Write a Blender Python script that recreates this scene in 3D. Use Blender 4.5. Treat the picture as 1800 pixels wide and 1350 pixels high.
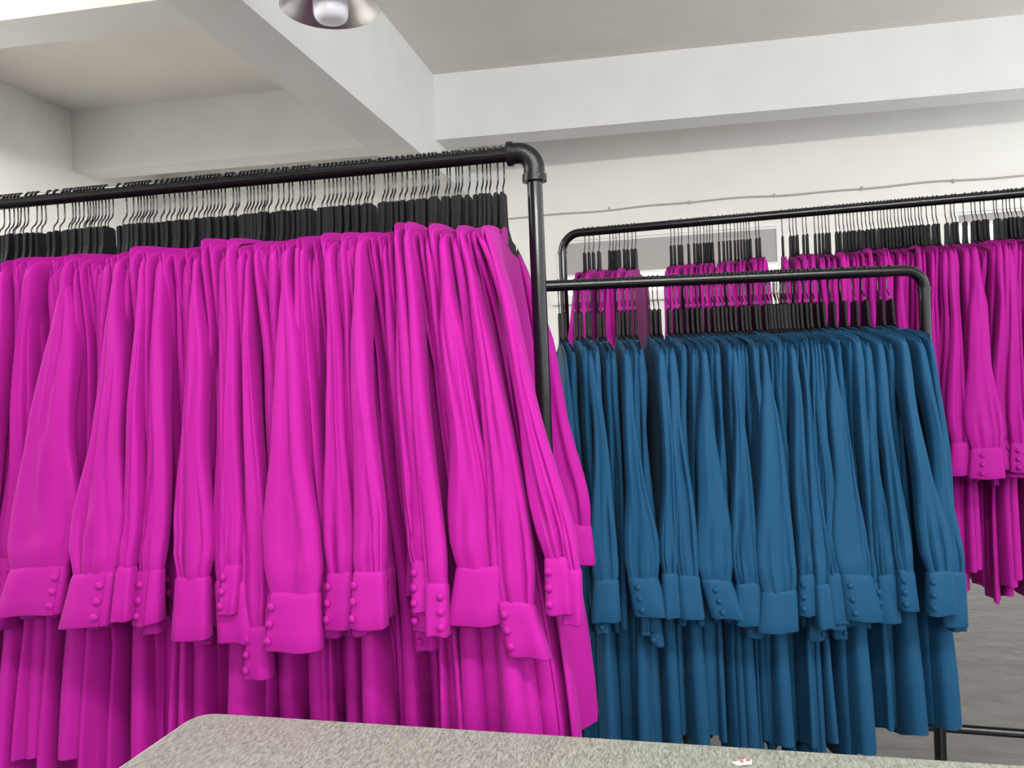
import bpy, math, random
import numpy as np
from mathutils import Vector, Matrix

for o in list(bpy.data.objects):
    bpy.data.objects.remove(o, do_unlink=True)
S = bpy.context.scene
COL = S.collection
rng = np.random.default_rng(7)
PI = math.pi

# ------------------------------------------------------------------ camera
F = 1404.0
EYE = 1.2
YAW, ROLL, PITCH = math.radians(11.5), math.radians(2.29), math.atan((663 - 675) / F)
_f = np.array([-math.sin(YAW), math.cos(YAW), 0.0]); _r = np.array([math.cos(YAW), math.sin(YAW), 0.0]); _u = np.array([0, 0, 1.0])
FW = _f * math.cos(PITCH) + _u * math.sin(PITCH)
_u2 = _u * math.cos(PITCH) - _f * math.sin(PITCH)
RT = _r * math.cos(ROLL) - _u2 * math.sin(ROLL)
UP = _r * math.sin(ROLL) + _u2 * math.cos(ROLL)
O0 = np.array([0, 0, EYE])
cam = bpy.data.objects.new('camera', bpy.data.cameras.new('camera'))
COL.objects.link(cam)
cam.matrix_world = Matrix(((RT[0], UP[0], -FW[0], 0), (RT[1], UP[1], -FW[1], 0), (RT[2], UP[2], -FW[2], EYE), (0, 0, 0, 1)))
cam.data.sensor_fit = 'HORIZONTAL'; cam.data.sensor_width = 36; cam.data.lens = 36 * F / 1800
cam.data.clip_start = 0.02
S.camera = cam

def ray(x, y): return FW + RT * (x - 900) / F - UP * (y - 675) / F
def at_z(x, y, z):
    d = ray(x, y); return O0 + d * (z - EYE) / d[2]

# ------------------------------------------------------------------ light
S.view_settings.view_transform = 'Standard'; S.view_settings.look = 'None'
S.view_settings.gamma = 1; S.view_settings.use_curve_mapping = False
S.view_settings.exposure = 0.08
w = bpy.data.worlds.new('daylight'); S.world = w; w.use_nodes = True
bg = w.node_tree.nodes['Background']; bg.inputs[0].default_value = (0.93, 0.97, 1.0, 1); bg.inputs[1].default_value = 3.0

def strip_light(name, loc, length, width, power, target, col=(1, 0.97, 0.93)):
    L = bpy.data.lights.new(name, 'AREA'); L.shape = 'RECTANGLE'; L.size = length; L.size_y = width
    L.energy = power; L.color = col
    o = bpy.data.objects.new(name, L); COL.objects.link(o); o.location = loc
    d = Vector(target) - Vector(loc)
    o.rotation_euler = d.to_track_quat('-Z', 'Y').to_euler()
    return o
# rows of ceiling tubes in the part of the room behind the photographer
for _x, _y, _z, _p in ((1.3, -1.9, 2.6, 16), (1.3, -3.6, 2.55, 60), (1.3, -5.6, 2.62, 70)):
    strip_light('tube_lamp_row', (_x, _y, _z), 3.6, 0.08, _p, (0.2, 1.8, 1.0))
    strip_light('tube_lamp_row_upward', (_x, _y, _z + .02), 3.6, 0.08, _p * .8, (_x, _y + .8, _z + 2))
# steep overhead strip for the racks; unseen strip added to brighten the left bay
for _x, _y, _p in ((0.8, -0.25, 92), (-2.75, 1.15, 34)):
    strip_light('overhead_strip', (_x, _y, 2.62), 2.4, 0.08, _p, (_x, _y, 0))
    strip_light('overhead_strip_upward', (_x, _y, 2.64), 2.4, 0.08, 36 if _x > 0 else 20, (_x, _y, 5))

strip_light('left_wall_fill', (-2.79, 1.15, 2.63), 2.4, 0.08, 85, (-5, 2.2, 2.3))  # unseen sideways strip, added to lift the left wall

# ------------------------------------------------------------------ materials
def newmat(name, col, rough=0.6, metal=0.0, spec=0.5):
    m = bpy.data.materials.new(name); m.use_nodes = True
    b = m.node_tree.nodes['Principled BSDF']
    b.inputs['Base Color'].default_value = (*col, 1); b.inputs['Roughness'].default_value = rough
    b.inputs['Metallic'].default_value = metal; b.inputs['Specular IOR Level'].default_value = spec
    return m, m.node_tree, b
def noise_bump(nt, b, scale, strength, dist=0.002, coords='Object', vscale=(1, 1, 1), detail=4):
    tc = nt.nodes.new('ShaderNodeTexCoord'); mp = nt.nodes.new('ShaderNodeMapping'); mp.inputs['Scale'].default_value = vscale
    nz = nt.nodes.new('ShaderNodeTexNoise'); nz.inputs['Scale'].default_value = scale; nz.inputs['Detail'].default_value = detail
    bp = nt.nodes.new('ShaderNodeBump'); bp.inputs['Strength'].default_value = strength; bp.inputs['Distance'].default_value = dist
    nt.links.new(tc.outputs[coords], mp.inputs[0]); nt.links.new(mp.outputs[0], nz.inputs['Vector'])
    nt.links.new(nz.outputs[0], bp.inputs['Height']); nt.links.new(bp.outputs[0], b.inputs['Normal'])
    return nz
def tint(nt, b, nz, c1, c2, lo=0.3, hi=0.7):
    r = nt.nodes.new('ShaderNodeValToRGB'); r.color_ramp.elements[0].color = (*c1, 1); r.color_ramp.elements[1].color = (*c2, 1)
    r.color_ramp.elements[0].position = lo; r.color_ramp.elements[1].position = hi
    nt.links.new(nz.outputs[0], r.inputs[0]); nt.links.new(r.outputs[0], b.inputs['Base Color'])
def fabric(name, c, sheen):
    m, nt, b = newmat(name, c, 0.66, 0, 0.12)
    nz = noise_bump(nt, b, 900, 0.12, 0.0004)
    tint(nt, b, nz, tuple(x * 0.95 for x in c), tuple(min(1, x * 1.05) for x in c))
    b.inputs['Sheen Weight'].default_value = 0.06; b.inputs['Sheen Tint'].default_value = (*sheen, 1); b.inputs['Sheen Roughness'].default_value = 0.4
    return m
M = {}
M['magenta'] = fabric('magenta_crepe', (0.315, 0.0072, 0.218), (1, 0.45, 0.85))
M['teal'] = fabric('teal_crepe', (0.0085, 0.058, 0.13), (0.4, 0.7, 1))
m, nt, b = newmat('black_pipe_paint', (0.005, 0.005, 0.006), 0.13, 0, 0.4); noise_bump(nt, b, 90, 0.10, 0.001); M['pipe'] = m
m, nt, b = newmat('cast_iron_fitting', (0.005, 0.005, 0.006), 0.26, 0, 0.3); noise_bump(nt, b, 220, 0.5, 0.0015); M['cast'] = m
m, nt, b = newmat('black_hanger_plastic', (0.006, 0.006, 0.007), 0.55, 0, 0.15); noise_bump(nt, b, 500, 0.15, 0.0004); M['plastic'] = m
M['wire'] = newmat('black_hook_wire', (0.006, 0.006, 0.006), 0.18, 0, 0.6)[0]
def paint(name, c):
    m, nt, b = newmat(name, c, 0.85, 0, 0.2); nz = noise_bump(nt, b, 3.0, 0.15, 0.004)
    tint(nt, b, nz, tuple(x * 0.97 for x in c), tuple(min(1, x * 1.03) for x in c)); return m
M['ceil'] = paint('ceiling_paint', (0.78, 0.755, 0.715))
M['beam'] = paint('beam_paint', (0.76, 0.765, 0.75))
M['wall'] = paint('wall_paint', (0.84, 0.83, 0.80))
m, nt, b = newmat('grey_sealed_floor', (0.1, 0.1, 0.1), 0.13, 0, 0.45)
nz = noise_bump(nt, b, 5.0, 0.35, 0.02, vscale=(1, 1.8, 1), detail=6); tint(nt, b, nz, (0.06, 0.058, 0.055), (0.10, 0.096, 0.092)); M['floor'] = m
M['white'] = newmat('white_frame', (0.8, 0.8, 0.78), 0.4)[0]
M['paper'] = newmat('white_paper', (0.55, 0.54, 0.5), 0.8)[0]
M['red'] = newmat('red_print', (0.36, 0.012, 0.03), 0.8)[0]
M['blind'] = newmat('grey_blind', (0.42, 0.40, 0.39), 0.8)[0]
M['cable'] = newmat('grey_cable', (0.42, 0.41, 0.39), 0.6)[0]
m, nt, b = newmat('window_glass', (1, 1, 1), 0.0); b.inputs['Transmission Weight'].default_value = 1; b.inputs['IOR'].default_value = 1.05; M['glass'] = m
m, nt, b = newmat('spun_aluminium', (0.62, 0.6, 0.6), 0.28, 0.95); M['alu'] = m
M['bulb'] = newmat('opal_bulb', (0.72, 0.72, 0.78), 0.25)[0]
M['steel'] = newmat('table_steel', (0.3, 0.3, 0.3), 0.4, 0.8)[0]
# flecked laminate: streaks run along the depth of the table
m, nt, b = newmat('flecked_laminate', (0.4, 0.39, 0.35), 0.45)
tc = nt.nodes.new('ShaderNodeTexCoord'); hs = []
for sc, k in (((1250, 150, 1), 1.0), ((170, 1100, 1), 1.0), ((330, 70, 1), 1.0)):
    mp = nt.nodes.new('ShaderNodeMapping'); mp.inputs['Scale'].default_value = sc
    nz = nt.nodes.new('ShaderNodeTexNoise'); nz.inputs['Scale'].default_value = k; nz.inputs['Detail'].default_value = 3
    nt.links.new(tc.outputs['Object'], mp.inputs[0]); nt.links.new(mp.outputs[0], nz.inputs['Vector']); hs.append(nz)
mx = nt.nodes.new('ShaderNodeMix'); mx.data_type = 'FLOAT'; mx.inputs[0].default_value = 0.25
nt.links.new(hs[0].outputs[0], mx.inputs[2]); nt.links.new(hs[1].outputs[0], mx.inputs[3])
mx2 = nt.nodes.new('ShaderNodeMix'); mx2.data_type = 'FLOAT'; mx2.inputs[0].default_value = 0.3
nt.links.new(mx.outputs[0], mx2.inputs[2]); nt.links.new(hs[2].outputs[0], mx2.inputs[3])
rp = nt.nodes.new('ShaderNodeValToRGB'); rp.color_ramp.elements[0].position = 0.40; rp.color_ramp.elements[1].position = 0.60
rp.color_ramp.elements[0].color = (0.085, 0.09, 0.077, 1); rp.color_ramp.elements[1].color = (0.27, 0.29, 0.25, 1)
nt.links.new(mx2.outputs[0], rp.inputs[0]); nt.links.new(rp.outputs[0], b.inputs['Base Color']); M['laminate'] = m

# ------------------------------------------------------------------ mesh helpers
def mesh_from(name, V, Fc, mat, smooth=True):
    me = bpy.data.meshes.new(name); me.from_pydata([tuple(map(float, v)) for v in V], [], [tuple(map(int, f)) for f in Fc]); me.update()
    if smooth: me.polygons.foreach_set('use_smooth', [True] * len(me.polygons))
    me.materials.append(mat); return me
def obj(name, me, parent=None, loc=None, rotz=0):
    o = bpy.data.objects.new(name, me); COL.objects.link(o)
    if parent: o.parent = parent
    if loc is not None: o.location = loc
    if rotz: o.rotation_euler = (0, 0, rotz)
    return o
def thing(name, label, cat, loc=(0, 0, 0), rotz=0, group=None, me=None):
    o = obj(name, me, None, loc, rotz); o['label'] = label; o['category'] = cat
    if group: o['group'] = group
    return o
class MB:
    def __init__(s): s.V = []; s.F = []
    def add(s, V, F_):
        n = len(s.V); s.V += [tuple(v) for v in V]; s.F += [tuple(i + n for i in f) for f in F_]
    def box(s, x0, x1, y0, y1, z0, z1):
        s.add([(x, y, z) for x in (x0, x1) for y in (y0, y1) for z in (z0, z1)],
              [(0, 1, 3, 2), (4, 6, 7, 5), (0, 4, 5, 1), (2, 3, 7, 6), (0, 2, 6, 4), (1, 5, 7, 3)])
    def tube(s, pts, r, n=12, cap=True):
        P = [Vector(p) for p in pts]; R = r if isinstance(r, (list, tuple)) else [r] * len(P)
        t0 = (P[1] - P[0]).normalized(); a = Vector((0, 0, 1)) if abs(t0.z) < 0.9 else Vector((1, 0, 0))
        nrm = t0.cross(a).normalized(); V = []; tp = t0
        for i, p in enumerate(P):
            t = (P[min(i + 1, len(P) - 1)] - P[max(i - 1, 0)]).normalized()
            nrm = tp.rotation_difference(t) @ nrm; tp = t; bn = t.cross(nrm)
            for k in range(n):
                q = 2 * PI * k / n; V.append(p + (nrm * math.cos(q) + bn * math.sin(q)) * R[i])
        Fc = [(i * n + k, i * n + (k + 1) % n, (i + 1) * n + (k + 1) % n, (i + 1) * n + k) for i in range(len(P) - 1) for k in range(n)]
        if cap: Fc += [tuple(range(n))[::-1], tuple((len(P) - 1) * n + k for k in range(n))]
        s.add(V, Fc)
    def lathe(s, prof, n=40, c=(0, 0, 0)):
        V = [(c[0] + r * math.cos(2 * PI * k / n), c[1] + r * math.sin(2 * PI * k / n), c[2] + z) for r, z in prof for k in range(n)]
        s.add(V, [(i * n + k, i * n + (k + 1) % n, (i + 1) * n + (k + 1) % n, (i + 1) * n + k) for i in range(len(prof) - 1) for k in range(n)])
    def build(s, name, mat, parent=None, smooth=False, loc=None, rotz=0, autosmooth=False):
        me = mesh_from(name, s.V, s.F, mat, smooth)
        if autosmooth: me.set_sharp_from_angle(angle=math.radians(40))
        return obj(name, me, parent, loc, rotz)
def grid_faces(R, C, closed=True):
    i, j = np.meshgrid(np.arange(R - 1), np.arange(C if closed else C - 1), indexing='ij')
    a = i * C + j; b_ = i * C + (j + 1) % C; c = (i + 1) * C + (j + 1) % C; d = (i + 1) * C + j
    return np.stack([a, b_, c, d], -1).reshape(-1, 4)
def fast_mesh(name, V, Fq, mat):
    V = np.asarray(V, np.float32).reshape(-1, 3); nF = len(Fq)
    me = bpy.data.meshes.new(name); me.vertices.add(len(V)); me.vertices.foreach_set('co', V.ravel())
    me.loops.add(nF * 4); me.loops.foreach_set('vertex_index', np.asarray(Fq, np.int32).ravel())
    me.polygons.add(nF); me.polygons.foreach_set('loop_start', np.arange(0, nF * 4, 4, dtype=np.int32))
    me.polygons.foreach_set('use_smooth', np.ones(nF, bool)); me.update(calc_edges=True); me.materials.append(mat)
    return me
def sm(a, b_, x):
    t = np.clip((np.asarray(x, float) - a) / (b_ - a), 0, 1); return t * t * (3 - 2 * t)
def struct(o): o['kind'] = 'structure'; return o

# ------------------------------------------------------------------ room
XL, XR, YB, YF, ZC = -3.66, 3.35, 5.3, -7.0, 2.98
f_ = MB(); f_.box(XL - .15, XR, YF, YB + .2, -.1, 0); struct(f_.build('floor', M['floor']))
c_ = MB(); c_.box(XL - .15, XR, YF, YB + .2, ZC, ZC + .15); struct(c_.build('ceiling', M['ceil']))
wl = MB(); wl.box(XL - .15, XL, YF, YB + .2, 0, ZC); struct(wl.build('wall_left', M['wall']))
W1 = (-.737, .70, 1.695, 2.105); W2 = (1.684, 3.12, 1.695, 2.105)
wb = MB()
for x0, x1, z0, z1 in ((XL, XR, 0, W1[2]), (XL, XR, W1[3], ZC), (XL, W1[0], W1[2], W1[3]), (W1[1], W2[0], W1[2], W1[3]), (W2[1], XR, W1[2], W1[3])):
    wb.box(x0, x1, YB, YB + .18, z0, z1)
struct(wb.build('wall_back', M['wall']))
# beyond the frame: side and rear walls with their long bands of windows
wr = MB(); wr.box(XR, XR + .15, YF, YB + .2, 0, 1.1); wr.box(XR, XR + .15, YF, YB + .2, 2.8, ZC)
for y in np.arange(YF, YB, 2.05): wr.box(XR, XR + .15, y - .12, y + .12, 1.1, 2.8)
struct(wr.build('wall_right', M['wall']))
wf_ = MB(); wf_.box(XL, XR, YF - .15, YF, 0, 2.0); wf_.box(XL, XR, YF - .15, YF, 2.8, ZC); struct(wf_.build('wall_front', M['wall']))
def skew_beam(x0, x1, y0a, y0b, dy, z0, z1):
    mb = MB(); mb.add([(x0, y0a, z0), (x1, y0b, z0), (x1, y0b + dy, z0), (x0, y0a + dy, z0), (x0, y0a, z1), (x1, y0b, z1), (x1, y0b + dy, z1), (x0, y0a + dy, z1)],
           [(0, 3, 2, 1), (4, 5, 6, 7), (0, 1, 5, 4), (1, 2, 6, 5), (2, 3, 7, 6), (3, 0, 4, 7)])
    return mb
struct(skew_beam(XL, XR, 4.40, 4.70, .2, 2.6, ZC).build('ceiling_beam', M['beam']))
struct(skew_beam(XL, -1.54, 2.51, 2.58, .21, 2.6, ZC).build('ceiling_beam', M['beam']))
cb = MB(); cb.box(-1.545, -1.31, -7, YB, 2.44, ZC); struct(cb.build('ceiling_beam', M['beam']))
for i, (x0, x1, z0, z1) in enumerate((W1, W2)):
    win = struct(obj('window_%d' % (i + 1), None, None, (0, 0, 0)))
    fr = MB(); t = .035
    fr.box(x0, x0 + t, YB - .012, YB + .06, z0, z1); fr.box(x1 - t, x1, YB - .012, YB + .06, z0, z1)
    fr.box(x0 + t, x1 - t, YB - .011, YB + .06, z1 - .02, z1); fr.box(x0 + t, x1 - t, YB + .001, YB + .06, z0, z0 + t)
    xm = (x0 + x1) / 2; fr.box(xm - .02, xm + .02, YB + .03, YB + .059, z0 + t, z1 - .02)
    fr.build('window_frame', M['white'], win)
    for a, b2 in ((x0 + t, xm - .02), (xm + .02, x1 - t)):
        pn = MB(); pn.box(a, b2, YB + .042, YB + .048, z0 + t, z1 - .02); pn.build('pane', M['glass'], win)
    sl = MB(); sl.box(x0 - .04, x1 + .04, YB - .06, YB + .03, z0 - .03, z0); sl.build('window_sill', M['white'], win)
    zb = 1.86 if i == 0 else 2.02
    bt = thing('roller_blind', 'grey roller blind pulled most of the way down behind back rack' if i == 0 else 'grey roller blind rolled up to a short strip at far end of back rack',
               'blind', (xm, YB - .005, z1 - .03))
    bm_ = MB(); bm_.box(x0 + t - xm, x1 - t - xm, -.0015, .0015, zb - z1 + .03, 0); bm_.build('blind_cloth', M['blind'], bt)
    bm_ = MB(); bm_.box(x0 + t - xm, x1 - t - xm, -.008, .006, zb - z1 + .015, zb - z1 + .032); bm_.build('bottom_bar', M['white'], bt)
    bm_ = MB(); bm_.box(x0 + t - xm, x1 - t - xm, -.006, .012, -.004, .012); bm_.build('head_rail', M['white'], bt)
cbl = thing('wall_cable', 'thin grey cable clipped along the white wall above the windows', 'cable', (0, YB - .006, 2.28))
cx = np.linspace(-1.35, 3.2, 90)
mb = MB(); mb.tube([(x, 0, .004 * math.sin(x * 5) - .003 * math.sin(x * 11) - .012 * sm(-.1, -.9, x)) for x in cx], .006, 8); mb.build('cable_line', M['cable'], cbl, True)
for x in np.arange(-.9, 3.2, .52):
    mb = MB(); mb.box(x - .006, x + .006, -.009, .006, -.012, .012); mb.build('cable_clip', M['cable'], cbl)

# ------------------------------------------------------------------ lamp
lx, ly, lz = -.99, 2.31, 2.354
lamp = thing('pendant_lamp', 'spun metal bell lamp with fat opal bulb, hanging from the ceiling', 'lamp', (lx, ly, lz))
mb = MB(); mb.lathe([(.150, .0), (.153, .003), (.150, .006), (.142, .018), (.118, .05), (.085, .085), (.06, .115), (.05, .15), (.046, .15), (.056, .113), (.081, .083), (.114, .047), (.139, .015), (.147, .003), (.150, .0)], 64)
mb.build('reflector', M['alu'], lamp, True)
mb = MB(); mb.lathe([(.0, -.044), (.026, -.0435), (.041, -.039), (.049, -.031), (.053, -.018), (.054, .01), (.053, .085), (.046, .1), (.03, .112), (.02, .14)], 40)
mb.build('bulb', M['bulb'], lamp, True)
mb = MB(); mb.lathe([(.0, .235), (.03, .235), (.035, .23), (.042, .15), (.0, .148)], 32); mb.build('socket_cap', M['steel'], lamp, True, autosmooth=True)
mb = MB(); mb.tube([(0, 0, .23), (0, 0, ZC - lz)], .008, 12); mb.build('stem', M['steel'], lamp, True)

# ------------------------------------------------------------------ table
def round_rect(x0, x1, y0, y1, r, n=8):
    P = []
    for cx_, cy_, a0 in ((x1 - r, y1 - r, 0), (x0 + r, y1 - r, PI / 2), (x0 + r, y0 + r, PI), (x1 - r, y0 + r, 1.5 * PI)):
        P += [(cx_ + r * math.cos(a0 + PI / 2 * k / n), cy_ + r * math.sin(a0 + PI / 2 * k / n)) for k in range(n + 1)]
    return P
tz = .76
ta = at_z(360, 1252, tz); tb = at_z(1800, 1345, tz)
tang = math.atan2(tb[1] - ta[1], tb[0] - ta[0])
table = thing('table', 'pale grey flecked laminate table with rounded corner, in front of the racks', 'table', (ta[0], ta[1], 0), tang)
TL, TW, rr = 1.6, .75, .03
ring = round_rect(-.008, TL, -TW, 0.0, rr)
n = len(ring)
mb = MB(); mb.add([(x, y, tz - .001) for x, y in ring] + [(x, y, tz - .028) for x, y in ring], [tuple(range(n)), tuple(range(2 * n - 1, n - 1, -1))] + [(i, i + n, (i + 1) % n + n, (i + 1) % n) for i in range(n)])
mb.build('edge_band', M['white'], table)
ring2 = round_rect(-.006, TL - .002, -TW + .002, -.002, rr - .002)
mb = MB(); mb.add([(x, y, tz) for x, y in ring2] + [(x, y, tz - .004) for x, y in ring2], [tuple(range(n))] + [(i, i + n, (i + 1) % n + n, (i + 1) % n) for i in range(n)])
mb.build('tabletop', M['laminate'], table)
for x in (.06, TL - .06):
    for y in (-TW + .06, -.06):
        mb = MB(); mb.box(x - .02, x + .02, y - .02, y + .02, 0, tz - .028); mb.build('leg', M['steel'], table)
p = at_z(1303, 1341, tz)
stk = thing('price_sticker', 'small torn white sticker with red print lying on the flecked table', 'sticker', (p[0], p[1], tz + .0006), tang)
mb = MB(); mb.add([(-.011, -.002, .0004), (-.004, -.008, .0), (.011, -.006, .0012), (.012, .004, .0022), (-.0005, .0065, .0016), (-.003, .001, .0008)], [(0, 1, 5), (1, 2, 3, 4, 5)]); mb.build('sticker_paper', M['paper'], stk)
for (x, y, a) in ((.001, .003, .5), (.0005, -.003, -.7), (.0075, .001, .2)):
    c, s = math.cos(a), math.sin(a); hx, hy = .0024, .0013
    mb = MB(); mb.add([(x + c * i * hx - s * j * hy, y + s * i * hx + c * j * hy, .0029) for i, j in ((-1, -1), (1, -1), (1, 1), (-1, 1))], [(0, 1, 2, 3)]); mb.build('printed_mark', M['red'], stk)

# ------------------------------------------------------------------ racks
RR = .0135
class Rack:
    def __init__(s, L, R, z, name):
        s.R = np.array(R); s.L = np.array(L); s.z = z; s.name = name
        d = s.R - s.L; s.len = np.linalg.norm(d[:2]); s.t = d / s.len; s.ang = math.atan2(d[1], d[0])
        s.n = np.array([s.t[1], -s.t[0], 0])        # towards the viewer
    def pt(s, u, v=0, z=0): return s.R + s.t * u + s.n * v + np.array([0, 0, z])
    def loc(s, x, y, v):                               # pixel -> (u, z) on the plane at distance v in front of the rail
        d = ray(x, y); k = ((s.R + s.n * v - O0) @ s.n) / (d @ s.n); P = O0 + d * k
        return (P - s.R) @ s.t, P[2] - s.z
    def u_px(s, x): return s.loc(x, s_y(s, x), 0)[0]
def s_y(rk, x): return rk.y0 + (x - rk.x0) * rk.sl
def mk(z, xl, yl, xr, yr, name):
    rk = Rack(at_z(xl, yl, z), at_z(xr, yr, z), z, name); rk.x0, rk.y0, rk.sl = xl, yl, (yr - yl) / (xr - xl); return rk
NEAR = mk(1.59, 0, 357, 905, 270, 'near'); BLUE = mk(1.415, 960, 503, 1600, 475, 'blue'); BACK = mk(1.66, 1030, 408, 1800, 339, 'back')

def pipe_rack(rk, label, uL, uR, elbow, bend=.05):
    root = thing('clothes_rack', label, 'rack', tuple(rk.pt(0)[:2]) + (0,), rk.ang)
    Z = rk.z
    if elbow:
        mb = MB(); mb.tube([(uL, 0, Z), (uR - .035, 0, Z)], RR, 20); mb.build('rail', M['pipe'], root, True, autosmooth=True)
        for x, sg in ((uL, 1), (uR, -1)):
            arc = [(x + sg * (.03 - .03 * math.cos(q)), 0, Z - .03 + .03 * math.sin(q)) for q in np.linspace(0, PI / 2, 9)]
            mb = MB(); mb.tube([(x, 0, Z - .045)] + arc + [(x + sg * .042, 0, Z)], .0185, 20); e = mb.build('elbow_fitting', M['cast'], root, True, autosmooth=True)
            for a, b2 in (((x, 0, Z - .052), (x, 0, Z - .04)), ((x + sg * .036, 0, Z), (x + sg * .046, 0, Z))):
                mb = MB(); mb.tube([a, b2], .0215, 20); mb.build('collar', M['cast'], e, True, autosmooth=True)
            mb = MB(); mb.tube([(x, 0, .03), (x, 0, Z - .04)], RR, 20); mb.build('post', M['pipe'], root, True, autosmooth=True)
    else:
        path = [(uL, 0, .03), (uL, 0, Z - bend)] + [(uL + bend - bend * math.cos(q), 0, Z - bend + bend * math.sin(q)) for q in np.linspace(0, PI / 2, 10)[1:]] + \
               [(uR - bend + bend * math.sin(q), 0, Z - bend + bend * math.cos(q)) for q in np.linspace(0, PI / 2, 10)] + [(uR, 0, .03)]
        i = len(path)
        mb = MB(); mb.tube(path[1:-1], RR, 20); mb.build('bent_rail', M['pipe'], root, True, autosmooth=True)
        for x in (uL, uR):
            mb = MB(); mb.tube([(x, 0, .03), (x, 0, Z - bend)], RR, 20); ps = mb.build('post', M['pipe'], root, True, autosmooth=True)
            mb = MB(); mb.tube([(x, 0, Z - bend - .004), (x, 0, Z - bend + .002)], RR + .0022, 20); mb.build('weld_ring', M['pipe'], ps, True, autosmooth=True)
    zb = .13
    mb = MB(); mb.tube([(uL, 0, zb), (uR, 0, zb)], RR, 16); mb.build('bottom_bar', M['pipe'], root, True, autosmooth=True)
    for x in (uL, uR):
        mb = MB(); mb.tube([(x, -.24, RR), (x, .24, RR)], RR, 16); mb.build('foot_bar', M['pipe'], root, True, autosmooth=True)
    return root
pipe_rack(NEAR, 'front black pipe rack with threaded elbow fitting, full of magenta blouses', -1.35, .033, True)
bl = BLUE.loc(908, 505, 0)[0]; br = BLUE.loc(1625, 520, 0)[0]
pipe_rack(BLUE, 'low black rack with rounded bent corner, holding the teal blouses', bl, br, False, .045)
kl = BACK.loc(989, 450, 0)[0]
pipe_rack(BACK, 'tall black bent-tube rack by the windows, holding the rear magenta blouses', kl, .45, False, .06)

# ------------------------------------------------------------------ hangers
def hanger_meshes():
    prof = [(-.017, -.070), (-.012, -.067), (.012, -.067), (.017, -.070), (.019, -.105), (.024, -.126), (.050, -.143), (.11, -.151), (.160, -.163), (.170, -.170), (.171, -.180), (.164, -.184),
            (.11, -.172), (.05, -.166), (.02, -.160), (0, -.158)]
    prof = prof + [(-a, c) for a, c in prof[-2:3:-1]]
    n = len(prof); h = .0033
    V = []
    for x, k in ((-h, .0012), (-h + .001, 0), (h - .001, 0), (h, .0012)):
        for (v, z) in prof:
            l = math.hypot(v, z + .13) or 1; V.append((x, -(v - v / l * k), z - (z + .13) / l * k))
    Fc = [(r * n + i, r * n + (i + 1) % n, (r + 1) * n + (i + 1) % n, (r + 1) * n + i) for r in range(3) for i in range(n)]
    Fc += [tuple(range(n))[::-1], tuple(3 * n + i for i in range(n))]
    body = mesh_from('hanger_body', V, Fc, M['plastic'], False)
    R = RR + .0016
    pts = [(0, -.074), (0, -.060), (-.003, -.054), (-.0115, -.046), (-.0145, -.038), (-R, -.02), (-R, 0)] + [(-R * math.cos(q), R * math.sin(q)) for q in np.linspace(.25, PI - .35, 9)]
    mb = MB(); mb.tube([(0, -v, z) for v, z in pts], .0015, 6)
    return body, mesh_from('hanger_hook', mb.V, mb.F, M['wire'])
HB, HH = hanger_meshes()

# ------------------------------------------------------------------ blouses
TIPZ = -.160
def body_mesh(mat, a_top, a_hem, Bh, tilt, dz, wav, ph, split=0.0, NT=36, NR=18):
    th = np.linspace(0, 2 * PI, NT, endpoint=False)
    r = np.concatenate([[0, .012, .035], np.linspace(.07, 1, NR - 3)])
    sv = np.sign(np.sin(th)) * np.abs(np.sin(th)) ** 1.0; cu = np.sign(np.cos(th)) * np.abs(np.cos(th)) ** .55
    B = np.interp(r, [0, .02, .1, .2, .45, .7, 1], [.197, .197, .17, .15, .14, Bh - .01, Bh])
    a = a_top * np.interp(r, [0, .012, .035, .1], [.5, .95, 1.12, 1]) + (a_hem - a_top) * sm(.15, .9, r)
    v = B[:, None] * sv[None]
    av = np.abs(v)
    zt = np.interp(av[0], [0, .035, .05, .1, .15, .185, .2], [-.150, -.146, -.139, -.143, -.151, -.159, -.168])
    zh = TIPZ - .90 - dz + .045 * np.clip(np.abs(sv) * Bh / .13, 0, 1) ** 2 - .014 * (1 - cu ** 2) * np.abs(sv) + .0015 * np.sin(3 * th + ph)
    z = zt[None] + (zh - zt)[None] * r[:, None]
    fold = wav * sm(.2, 1, r)[:, None] * np.sin(2 * PI * v / .085 + ph + r[:, None] * 1.2)
    u = a[:, None] * cu[None] + fold + tilt * (sm(-.25, 1.1, r) - .09)[:, None] / .91 * (1 - split + split * (sm(.02, .12, np.abs(v))))
    V = np.stack([u, -v, z], -1)
    return fast_mesh('blouse_body', V, grid_faces(len(r), NT), mat)

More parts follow.
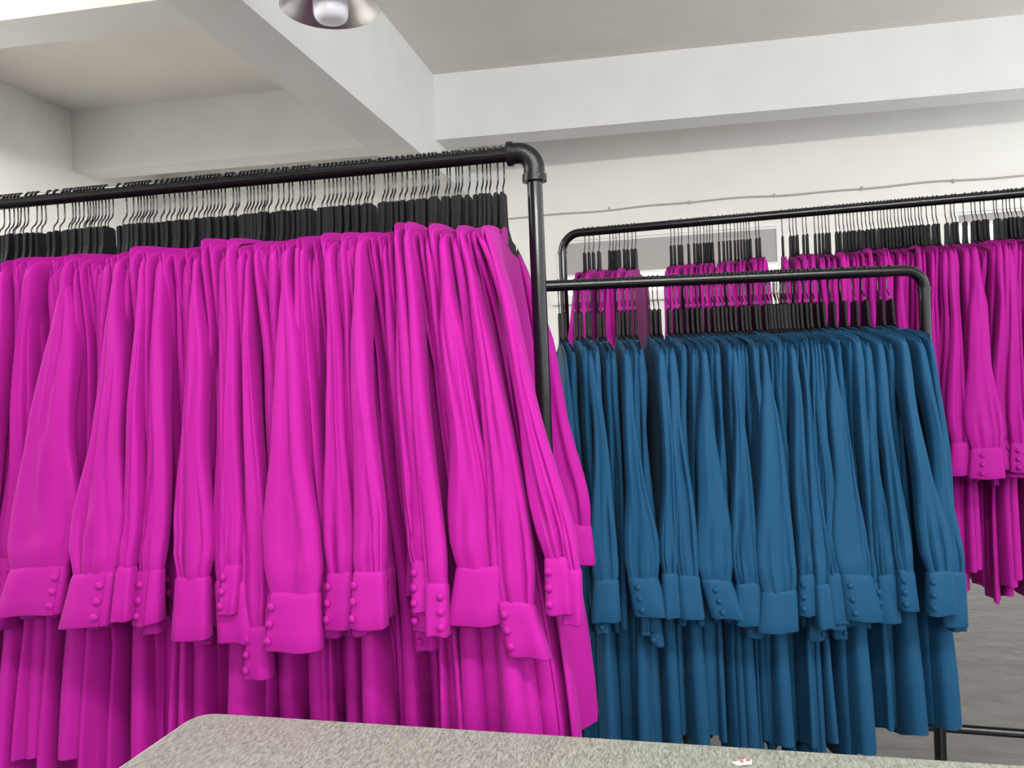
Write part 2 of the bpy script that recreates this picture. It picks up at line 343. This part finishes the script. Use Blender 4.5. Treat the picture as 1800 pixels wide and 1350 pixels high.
def sleeve_mesh(mat, a_top, tier, uc, zc, w, yaw, fwd, seed, puff=1.12, bow=0.0, NT=None, NR=30, ease=1.2, both=False):
    g = np.random.default_rng(seed)
    NT = NT or (72 if tier == 0 else 44 if tier == 1 else 28)
    s = np.concatenate([[0, .003, .01, .02, .035, .06], np.linspace(.1, 1, NR - 6)])
    th = np.linspace(0, 2 * PI, NT, endpoint=False)
    e_ = .62
    cp = np.sign(np.cos(th)) * np.abs(np.cos(th)) ** e_; sp = np.sign(np.sin(th)) * np.abs(np.sin(th)) ** e_
    cap = np.interp(s, [0, .004, .014, .035], [.3, .7, .95, 1])
    if tier == 0:
        m1 = g.uniform(.16, .26); m3 = g.uniform(.2, .42); m6 = g.uniform(.62, .9)
        hw = w * .5 * np.interp(s, [0, .05, .12, .3, .6, .82, .92, .975, 1], [0, 0, m1, m1 + m3, max(m6, m1 + m3), puff * .98, puff, 1.04, .97])
        hw = np.maximum(hw, a_top * np.interp(s, [0, .05, .15], [1.1, 1.5, 1.8]))
        b = np.interp(s, [0, .1, .3, .5, .9, 1], [.045, .036, .024, .019, .016, .0115])
    elif tier == 1:
        k1 = g.uniform(.25, .5)
        hw = np.interp(s, [0, .1, .3, .6, .9, 1], [a_top * 1.1, max(a_top * 1.7, w * .12), w * k1 * .6, w * .42, w * .55, w * .48])
        b = np.interp(s, [0, .1, .5, 1], [.045, .034, .022, .0115])
    else:
        hw = np.interp(s, [0, .1, .5, 1], [a_top * 1.1, a_top * 1.35, w * .42, w * .5])
        b = np.interp(s, [0, .1, .5, 1], [.045, .036, .03, .02])
    if tier == 0: rec = np.interp(s, [0, .04, .2, .5, 1], [0, .12, .5, .9, 1])
    elif tier == 1: rec = np.interp(s, [0, .1, .5, .75, 1], [0, .0, .25, .75, 1])
    else: rec = np.interp(s, [0, .06, .25, .55, 1], [0, .1, .45, .8, 1])
    vf = .199 + rec * fwd
    vf = vf - .026 * (1 - np.sqrt(np.clip(1 - (1 - np.clip(s / .06, 0, 1)) ** 2, 0, 1)))
    z = (TIPZ - .001) + (zc - TIPZ) * s
    e = s ** ease
    cu = uc * e + bow * np.sin(PI * s) + .003 * np.sin(s * g.uniform(5, 9) + g.uniform(0, 6)) * sm(.05, .3, s) * (1 - sm(.85, 1, s))
    pn = cp[None]; d = np.zeros((len(s), NT))
    # soft rolls
    A = (.0022 if tier == 0 else .0012) * sm(.05, .4, s) * (1 - .8 * sm(.92, 1, s))
    d += A[:, None] * np.sin(2 * PI * (g.uniform(.5, .9) * pn + g.uniform(0, 1) + g.uniform(-.25, .25) * s[:, None]))
    # long folds: a sharp valley with the cloth stepping over on one side
    for q in range({0: g.integers(2, 5), 1: g.integers(1, 3), 2: 1}[tier]):
        p0, p1 = g.uniform(-.85, .85), g.uniform(-.7, .7); s0 = g.uniform(.0, .45); s1 = g.uniform(.7, 1.25)
        pc = (p0 + (p1 - p0) * s)[:, None]; sg = g.choice([-1, 1])
        am = (g.uniform(.002, .0055) * sm(s0, s0 + .25, s) * (1 - sm(s1 - .2, s1, s)) * np.clip(hw / .016, .25, 1.2))[:, None]
        d += am * (-1.1 * np.exp(-((pn - pc) / .10) ** 2) + .55 * sg * np.tanh((pn - pc) / .09) * np.exp(-((pn - pc) / .6) ** 2))
    if tier < 2:
        # gathers running up from the cuff seam
        for q in range(g.integers(2, 4) if tier == 0 else 1):
            pc = g.uniform(-.75, .75) + g.uniform(-.25, .25) * (1 - s)[:, None]; st_ = g.uniform(.6, .8)
            d -= (g.uniform(.008, .013) * sm(st_, .95, s) * (1 - .45 * sm(.975, 1, s)))[:, None] * np.exp(-((pn - pc) / g.uniform(.06, .09)) ** 2)
        d += .0016 * (sm(.76, .88, s) * (1 - sm(.94, 1, s)))[:, None] * np.sin(pn * g.uniform(2, 5) + s[:, None] * 60 + g.uniform(0, 6))
        d += .004 * (sm(.84, .95, s) * (1 - sm(.96, 1, s)))[:, None] * (1 - .5 * pn ** 2)
    wf = (np.abs(sp) if both else np.clip(sp, -.3, 1))[None] * (np.sign(sp) if both else 1)
    P = hw[:, None] * cp[None] * cap[:, None]
    Q = b[:, None] * sp[None] + d * wf
    ph = yaw * sm(.08, .5, s); C, Sn = np.cos(ph)[:, None], np.sin(ph)[:, None]
    u = cu[:, None] + P * C - Q * Sn * .6
    v = (vf - b)[:, None] + Q * C + P * Sn
    zz = z[:, None] + np.clip(.175 - v, -.03, .1) * .14 * (1 - sm(.0, .12, s))[:, None] - (.010 * (1 - sm(0, .03, s)))[:, None] * np.clip(sp - .6, 0, 1)[None] ** 2
    V = np.stack([u, -v, zz], -1)
    st = dict(u=cu[-1], v=(vf - b)[-1], z=z[-1], hw=hw[-1], b=b[-1], yaw=ph[-1])
    return fast_mesh('sleeve', V, grid_faces(len(s), NT), mat), st

def cuff_mesh(mat, st, du, w1, h, open_p, seed, NT=40, lift=0.0):
    """Flat band of cloth: a strip that overlaps itself at the button edge."""
    g = np.random.default_rng(seed)
    rows = np.array([-.004, 0, .003, .3 * h, .65 * h, h - .002, h, h - .001])
    off = np.array([-.001, .0012, .0018, .0016, .0016, .0016, .0006, -.0012])
    th0 = math.acos(max(-1, min(1, open_p))) if open_p is not None else PI * 1.5
    th = th0 + np.linspace(0, 2 * PI + .12, NT)
    cp = np.sign(np.cos(th)) * np.abs(np.cos(th)) ** .62; sp = np.sign(np.sin(th)) * np.abs(np.sin(th)) ** .62
    k = np.clip(rows / h, 0, 1)
    hw = st['hw'] + (w1 / 2 - st['hw']) * k
    b = st['b'] + .004 * k + .001
    lap = .0022 * np.clip(1 - np.arange(NT) / 3.0, 0, 1)          # the outer placket edge stands proud
    P = (hw + off)[:, None] * cp[None]; Q = (b + off)[:, None] * sp[None] + lap[None] * sp[None] + (.0025 * k)[:, None] * np.sin(cp * 4 + g.uniform(0, 6))[None] * np.clip(sp, 0, 1)[None]
    C, Sn = math.cos(st['yaw']), math.sin(st['yaw'])
    cu = st['u'] + du * k
    cv = st['v'] + lift * k
    u = cu[:, None] + P * C - Q * Sn * .6; v = cv[:, None] + Q * C + P * Sn
    z = st['z'] - rows[:, None] - (du / max(w1, .02)) * .35 * P * np.sign(h) + .001 * np.sin(cp * 3 + g.uniform(0, 6))[None]
    V = np.stack([u, -v, z], -1)
    # three button seats along the placket
    seats = []
    if open_p is not None:
        sgn = 1 if open_p < 0 else -1
        pb = open_p + sgn * min(.5, .007 / max(hw.mean(), .008))
        for kk in (.2, .5, .8):
            hwk = st['hw'] + (w1 / 2 - st['hw']) * kk; t_ = math.acos(max(-1, min(1, pb)))
            sp_ = abs(math.sin(t_)) ** .62; q = (st['b'] + .004 * kk + .004) * sp_ ; pp = hwk * np.sign(math.cos(t_)) * abs(math.cos(t_)) ** .62
            uu = st['u'] + du * kk + pp * C - q * Sn * .6; vv = st['v'] + lift * kk + q * C + pp * Sn
            zz = st['z'] - kk * h - (du / max(w1, .02)) * .35 * pp
            # outward normal in the u-v plane
            nx = math.cos(t_) * st['b'] * 2; nv = math.sin(t_) * hwk; l = math.hypot(nx, nv); nx, nv = nx / l, nv / l
            seats.append((uu, -vv, zz, math.atan2(nx * C - nv * Sn, nx * Sn + nv * C)))
    return fast_mesh('cuff', V, grid_faces(len(rows), NT, False), mat), seats

def button_mesh(mat):
    prof = [(.0, .005), (.003, .0047), (.0053, .0034), (.0065, .0014), (.0065, -.001), (.003, -.002)]
    mb = MB(); n = 12
    for r, z in prof: mb.V += [(r * math.cos(2 * PI * k / n), -z, r * math.sin(2 * PI * k / n)) for k in range(n)]
    mb.F = [(i * n + k, (i + 1) * n + k, (i + 1) * n + (k + 1) % n, i * n + (k + 1) % n) for i in range(len(prof) - 1) for k in range(n)]
    return mesh_from('button', mb.V, mb.F, mat)
def collar_mesh(mat, a):
    NT = 20; th = np.linspace(0, 2 * PI, NT, endpoint=False)
    zz = np.array([-.158, -.141, -.131, -.128, -.131, -.147]); sc = np.array([1.0, 1.0, .97, .9, .8, .75])
    cu = np.sign(np.cos(th)) * np.abs(np.cos(th)) ** .5
    V = np.stack([a * sc[:, None] * cu[None], -.052 * sc[:, None] * np.sin(th)[None], zz[:, None] - .012 * (np.abs(np.sin(th)) ** 2)[None] + 0 * sc[:, None]], -1)
    return fast_mesh('collar', V, grid_faces(len(zz), NT), mat)
def back_half(mat, a, seed):
    me, st = sleeve_mesh(mat, a, 1, 0, TIPZ - .52, .05, 0, .01, seed, NT=20, NR=16)
    cu, _ = cuff_mesh(mat, st, 0, .05, .075, None, seed, 24)
    for m_ in (me, cu):
        m_.transform(Matrix.Diagonal((1, -1, 1, 1))); m_.flip_normals()
    return me, cu

ONES = 'first second third fourth fifth sixth seventh eighth ninth tenth eleventh twelfth thirteenth fourteenth fifteenth sixteenth seventeenth eighteenth nineteenth'.split()
TENS = {2: ('twenty', 'twentieth'), 3: ('thirty', 'thirtieth'), 4: ('forty', 'fortieth'), 5: ('fifty', 'fiftieth'), 6: ('sixty', 'sixtieth'), 7: ('seventy', 'seventieth'), 8: ('eighty', 'eightieth'), 9: ('ninety', 'ninetieth')}
def ordinal(n):
    if n < 20: return ONES[n - 1]
    if n < 100:
        t, o = divmod(n, 10); return TENS[t][1] if o == 0 else TENS[t][0] + '-' + ONES[o - 1]
    return 'hundredth' if n == 100 else 'hundred-and-' + ordinal(n - 100)

def fill_rack(rk, us, mat, tiltf, proms, a_cap, words, cuff_z, seed0, yawk, tiers, fwds, tier_w):
    """us: hanger positions, right to left. proms: (x_top, y_top, x_bottom, y_bottom, width_px, button_position or None)."""
    g = np.random.default_rng(seed0)
    us = sorted(us, reverse=True); N = len(us)
    MAT = M[mat]; cname = mat
    ur_ = us[0]
    bmesh_ = button_mesh(MAT); backs = [back_half(MAT, a_cap, seed0 + 50 + k) for k in range(3)]
    gaps = [abs(us[max(i - 1, 0)] - us[min(i + 1, N - 1)]) / 2 for i in range(N)]
    cap = [float(np.clip(.46 * gg, .0032, a_cap)) for gg in gaps]
    colls = {}
    yw_s = .07 * np.convolve(g.normal(0, 1, N + 8), np.ones(9) / 3, 'valid')
    assign = {}
    for pr in proms:
        v = .199 + pr[6] if len(pr) > 6 else .225
        ut, zt = rk.loc(pr[0], pr[1], v); ub, zb = rk.loc(pr[2], pr[3], v); ul, _ = rk.loc(pr[2] - pr[4] / 2, pr[3], v); ur, _ = rk.loc(pr[2] + pr[4] / 2, pr[3], v)
        order = sorted(range(N), key=lambda i: abs(us[i] + tiltf(us[i]) - ut))
        i = next(k for k in order if k not in assign)
        assign[i] = (ut - us[i], zt, ub - ut, zt - zb, ur - ul, pr[5], v - .199)
    for i, u0 in enumerate(us):
        tl = tiltf(u0); P = rk.pt(u0)
        k = ordinal(i + 1)
        if i in assign:
            uc, zc, du, h, wd, bp, fw = assign[i]; tier = 0
        else:
            q = g.random(); tier = 1 if q < tiers else 2
            uc = tl + g.normal(0, .008); zc = cuff_z + g.normal(0, .016); h = .075; du = g.normal(0, .004)
            wd = g.uniform(*tier_w[tier]); fw = g.uniform(*fwds[tier]); bp = g.choice([-.85, .85, -.6]) if tier == 1 else None
        extra = ''
        yw = .3 * yw_s[i] + (g.normal(0, .02) if tier else 0); rx = g.normal(0, .028) if tier else g.normal(0, .01); dzt = g.uniform(-.003, .004)
        if tier == 0: extra = (', buttoned cuff in front' if bp is not None else ', plain cuff in front')
        ent = thing('blouse', '%s blouse %s from %s%s' % (words['col'], k, words['end'], extra), 'blouse', tuple(P), rk.ang + yw, words['grp']); ent.rotation_euler.x = rx
        yaw = yawk(P)
        broad = g.random() < .34; lastf = float(sm(-.17, -.05, u0)) if rk is NEAR else .45 * float(sm(ur_ - .13, ur_ - .02, u0)) if rk is BLUE else 0.0
        if lastf > .3: broad = broad or g.random() < .4
        obj('body', body_mesh(MAT, cap[i], g.uniform(.017, .03) * (1 + .25 * lastf) if broad else g.uniform(*words['ahem']), g.uniform(.09, .13) + .09 * lastf if broad else g.uniform(.04, .11) + .085 * lastf, tl * words['btilt'] + g.normal(0, .008), g.uniform(-.005, .075),
                              g.uniform(.001, .004) if broad else g.uniform(.002, .006), g.uniform(0, 6), words['split'] * float(sm(-.14, -.05, u0))), ent)
        sme, st = sleeve_mesh(MAT, cap[i], tier, uc, zc, wd * (.94 if tier == 0 else 1), yaw if tier < 2 else yaw * .4, fw, seed0 * 1000 + i, puff=g.uniform(1.05, 1.28), bow=g.normal(0, .004), ease=1.2 - .55 * float(sm(-.16, -.04, u0)) if rk is NEAR else 1.1)
        obj('sleeve', sme, ent)
        cme, seats = cuff_mesh(MAT, st, du, wd * (1.08 if tier == 0 else 1), h, bp, seed0 * 1000 + i)
        co = obj('cuff', cme, ent)
        for (x, y, z, a) in seats:
            bo = obj('button', bmesh_, co, (x, y, z)); bo.rotation_euler = (0, 0, a)
        bs, bc = backs[i % 3]
        o1 = obj('sleeve', bs, ent); o2 = obj('cuff', bc, ent)
        key = round(cap[i], 4)
        if key not in colls: colls[key] = collar_mesh(MAT, key * .95 + .0005)
        obj('collar', colls[key], ent)
        if i == 0 and rk is NEAR:
            tu, tz_ = rk.loc(906, 437, -.085); tu -= u0
            mb = MB(); mb.box(tu - .0045, tu + .0045, .084, .0852, tz_ - .004, tz_ + .009); mb.box(tu - .0015, tu + .0025, .0835, .0847, tz_ - .011, tz_ + .001)
            mb.build('size_tag', M['paper'], ent)
            # the last blouse flops open: its rear sleeve swings out past the post
            bpy.data.objects.remove(o1); bpy.data.objects.remove(o2)
            ut, zt = rk.loc(1014, 920, -.2); ub, zb = rk.loc(1022, 985, -.2)
            sm_, s2 = sleeve_mesh(MAT, cap[i], 0, ut - u0, zt, .066, 0, .0, 991, ease=.75, both=True); c2, _ = cuff_mesh(MAT, s2, ub - ut, .062, zt - zb, None, 992)
            for m_ in (sm_, c2): m_.transform(Matrix.Diagonal((1, -1, 1, 1))); m_.flip_normals()
            obj('sleeve', sm_, ent); obj('cuff', c2, ent)
        hg = thing('hanger', 'black hanger carrying the %s %s blouse from %s' % (k, words['short'], words['end']), 'hanger', tuple(P), rk.ang + yw + g.normal(0, .012), words['hgrp']); hg.rotation_euler.x = rx
        obj('hanger_body', HB, hg); obj('hook', HH, hg)

# front rack
z2 = [1375, 1335, 1290, 1265, 1240, 1205, 1155, 1110, 1090, 1070, 1032, 1012, 962, 942, 920, 890, 865, 848, 812, 790, 755, 720, 680, 660, 636, 610, 545, 520, 495, 465, 440, 412, 390, 365, 335, 310, 285, 260, 230, 165, 142, 118, 95, 70, 25, 5]
z1 = [1770, 1735, 1695, 1670, 1648, 1626, 1604, 1580, 1558, 1535, 1485, 1465, 1445, 1395, 1372, 1350, 1328, 1306, 1280, 1255, 1212, 1185, 1155, 1130, 1105, 1075, 1040, 1005, 958, 938, 918, 898, 878, 858, 838, 810, 765, 680, 655, 632, 612, 592, 573, 554, 535, 516, 496, 465, 443, 422, 370, 325, 250, 225, 195, 142, 118, 96, 74, 50, 20]
upx = [500 + v / 3.6 for v in z2] + [v / 3.6 for v in z1] + [-4, -14, -24, -34]
us = [NEAR.u_px(x) for x in upx]
near_tilt = lambda u: float(np.interp(u, [-1.1, -.9, -.42, -.18, -.1, -.02], [-.11, -.10, 0, .015, .045, .098]))
near_proms = [
    (60, 1000, 42, 1082, 108, .8), (165, 1012, 150, 1102, 78, .6), (224, 1002, 220, 1092, 28, None), (257, 1006, 251, 1098, 42, .1), (333, 1018, 331, 1125, 58, None),
    (392, 1024, 402, 1130, 58, None), (446, 1105, 446, 1195, 40, -.95), (518, 1046, 516, 1144, 92, -.8), (598, 1010, 598, 1106, 48, -.95), (668, 1010, 668, 1106, 56, -.95),
    (742, 1006, 748, 1110, 50, -.9), (838, 1000, 830, 1099, 88, None), (905, 1062, 928, 1155, 70, -.75), (972, 985, 978, 1080, 42, -.9), (1002, 1004, 1004, 1098, 32, None)]
def yaw_to_cam(P): return -math.atan2(P[0] - 0, P[1]) * .55
def yaw_rack(rk): return lambda P: (math.atan2(-P[0], P[1] - .2) * .5 - rk.ang * .5) * -1.0
fill_rack(NEAR, us, 'magenta', near_tilt, near_proms, .0058, dict(col='magenta', short='magenta', end='the front rack elbow', grp='magenta blouses on the front pipe rack', hgrp='black hangers on the front pipe rack', ahem=(.007, .013), split=1.0, btilt=1.1),
          -.57 - .13, 11, lambda P: 0, .42, {1: (-.035, -.018), 2: (-.075, -.045)}, {1: (.022, .04), 2: (.010, .018)})
# teal rack
za = [960 + v / 8.18 for v in (175, 250, 400, 485, 570, 618, 745, 800, 1015, 1075, 1130, 1195, 1265)]
zb_ = [950 + v / 3.97 for v in (755, 785, 818, 885, 930, 960, 1005, 1040, 1075, 1105, 1150, 1195, 1218, 1250, 1280, 1305, 1340, 1385, 1410, 1437, 1480, 1505, 1552, 1580, 1610, 1640, 1680, 1710, 1740)]
zc_ = [1350 + v / 3.97 for v in (0, 22, 45, 68, 102, 128, 155, 182, 210, 248, 275, 320, 360, 440, 515, 600, 668, 778, 842)]
us = [BLUE.u_px(x) for x in za + zb_ + zc_]
ur = max(us)
blue_tilt = lambda u: float(np.interp(u - ur, [-.9, -.6, -.3, -.12, 0], [.012, .01, .012, .035, .07]))
blue_proms = [
    (1062, 1022, 1062, 1094, 46, None), (1136, 1018, 1152, 1084, 58, -.55), (1185, 1010, 1188, 1086, 28, None), (1216, 1014, 1222, 1088, 40, None), (1262, 1022, 1284, 1088, 58, -.35),
    (1318, 1028, 1322, 1100, 44, None), (1372, 1042, 1370, 1112, 66, None), (1422, 1012, 1424, 1082, 34, -.9), (1445, 1030, 1450, 1105, 26, None), (1478, 1010, 1484, 1096, 34, None),
    (1510, 1012, 1526, 1092, 60, -.6), (1566, 1012, 1572, 1096, 36, None), (1594, 1005, 1600, 1074, 30, -.8), (1652, 1008, 1656, 1082, 46, -.9), (1686, 1008, 1688, 1102, 40, None)]
fill_rack(BLUE, us, 'teal', blue_tilt, blue_proms, .0068, dict(col='teal', short='teal', end='the low rack corner', grp='teal blouses on the low rack', hgrp='black hangers on the low rack', ahem=(.008, .016), split=0.0, btilt=.75),
          -.55 - .15, 23, lambda P: 0, .4, {1: (-.03, -.012), 2: (-.07, -.035)}, {1: (.026, .042), 2: (.012, .022)})
# rear rack
ya = [950 + v / 3.97 for v in (303, 333, 363, 405, 478, 500, 521, 545, 580, 603, 633, 657, 905, 930, 958, 980, 1028, 1066, 1088, 1110, 1135, 1155, 1175, 1195, 1240, 1272, 1296, 1320, 1350, 1372, 1394, 1415, 1436, 1456, 1500, 1522, 1683)]
yb_ = [1350 + v / 3.97 for v in (150, 172, 195, 240, 265, 322, 350, 375, 400, 422, 470, 495, 525, 552, 575, 598, 625, 655, 683, 710, 735, 765, 788, 812, 836, 860, 885, 910, 935, 958, 982, 1005, 1030, 1055, 1078, 1110, 1150, 1177, 1240, 1282, 1305, 1370, 1425, 1452, 1490, 1517, 1580, 1602, 1645, 1672, 1697, 1730, 1775, 1810, 1840, 1875, 1900, 1940, 1980, 2020, 2060)]
us = [BACK.u_px(x) for x in ya + yb_]
ul = min(us)
back_tilt = lambda u: float(np.interp(u - ul, [0, .06, .15, 1.2, 1.5], [-.05, -.02, 0, .0, .03]))
back_proms = [(1738, 790, 1738, 842, 60, .0, .04), (1690, 780, 1690, 836, 32, None), (1794, 780, 1796, 830, 34, .2)]
fill_rack(BACK, us, 'magenta', back_tilt, back_proms, .0068, dict(col='rear magenta', short='magenta', end='the rear rack end', grp='magenta blouses on the window-side rack', hgrp='black hangers on the window-side rack', ahem=(.008, .016), split=0.0, btilt=.75),
          -.55 - .15, 37, lambda P: 0, .4, {1: (-.03, -.012), 2: (-.07, -.035)}, {1: (.026, .042), 2: (.012, .022)})
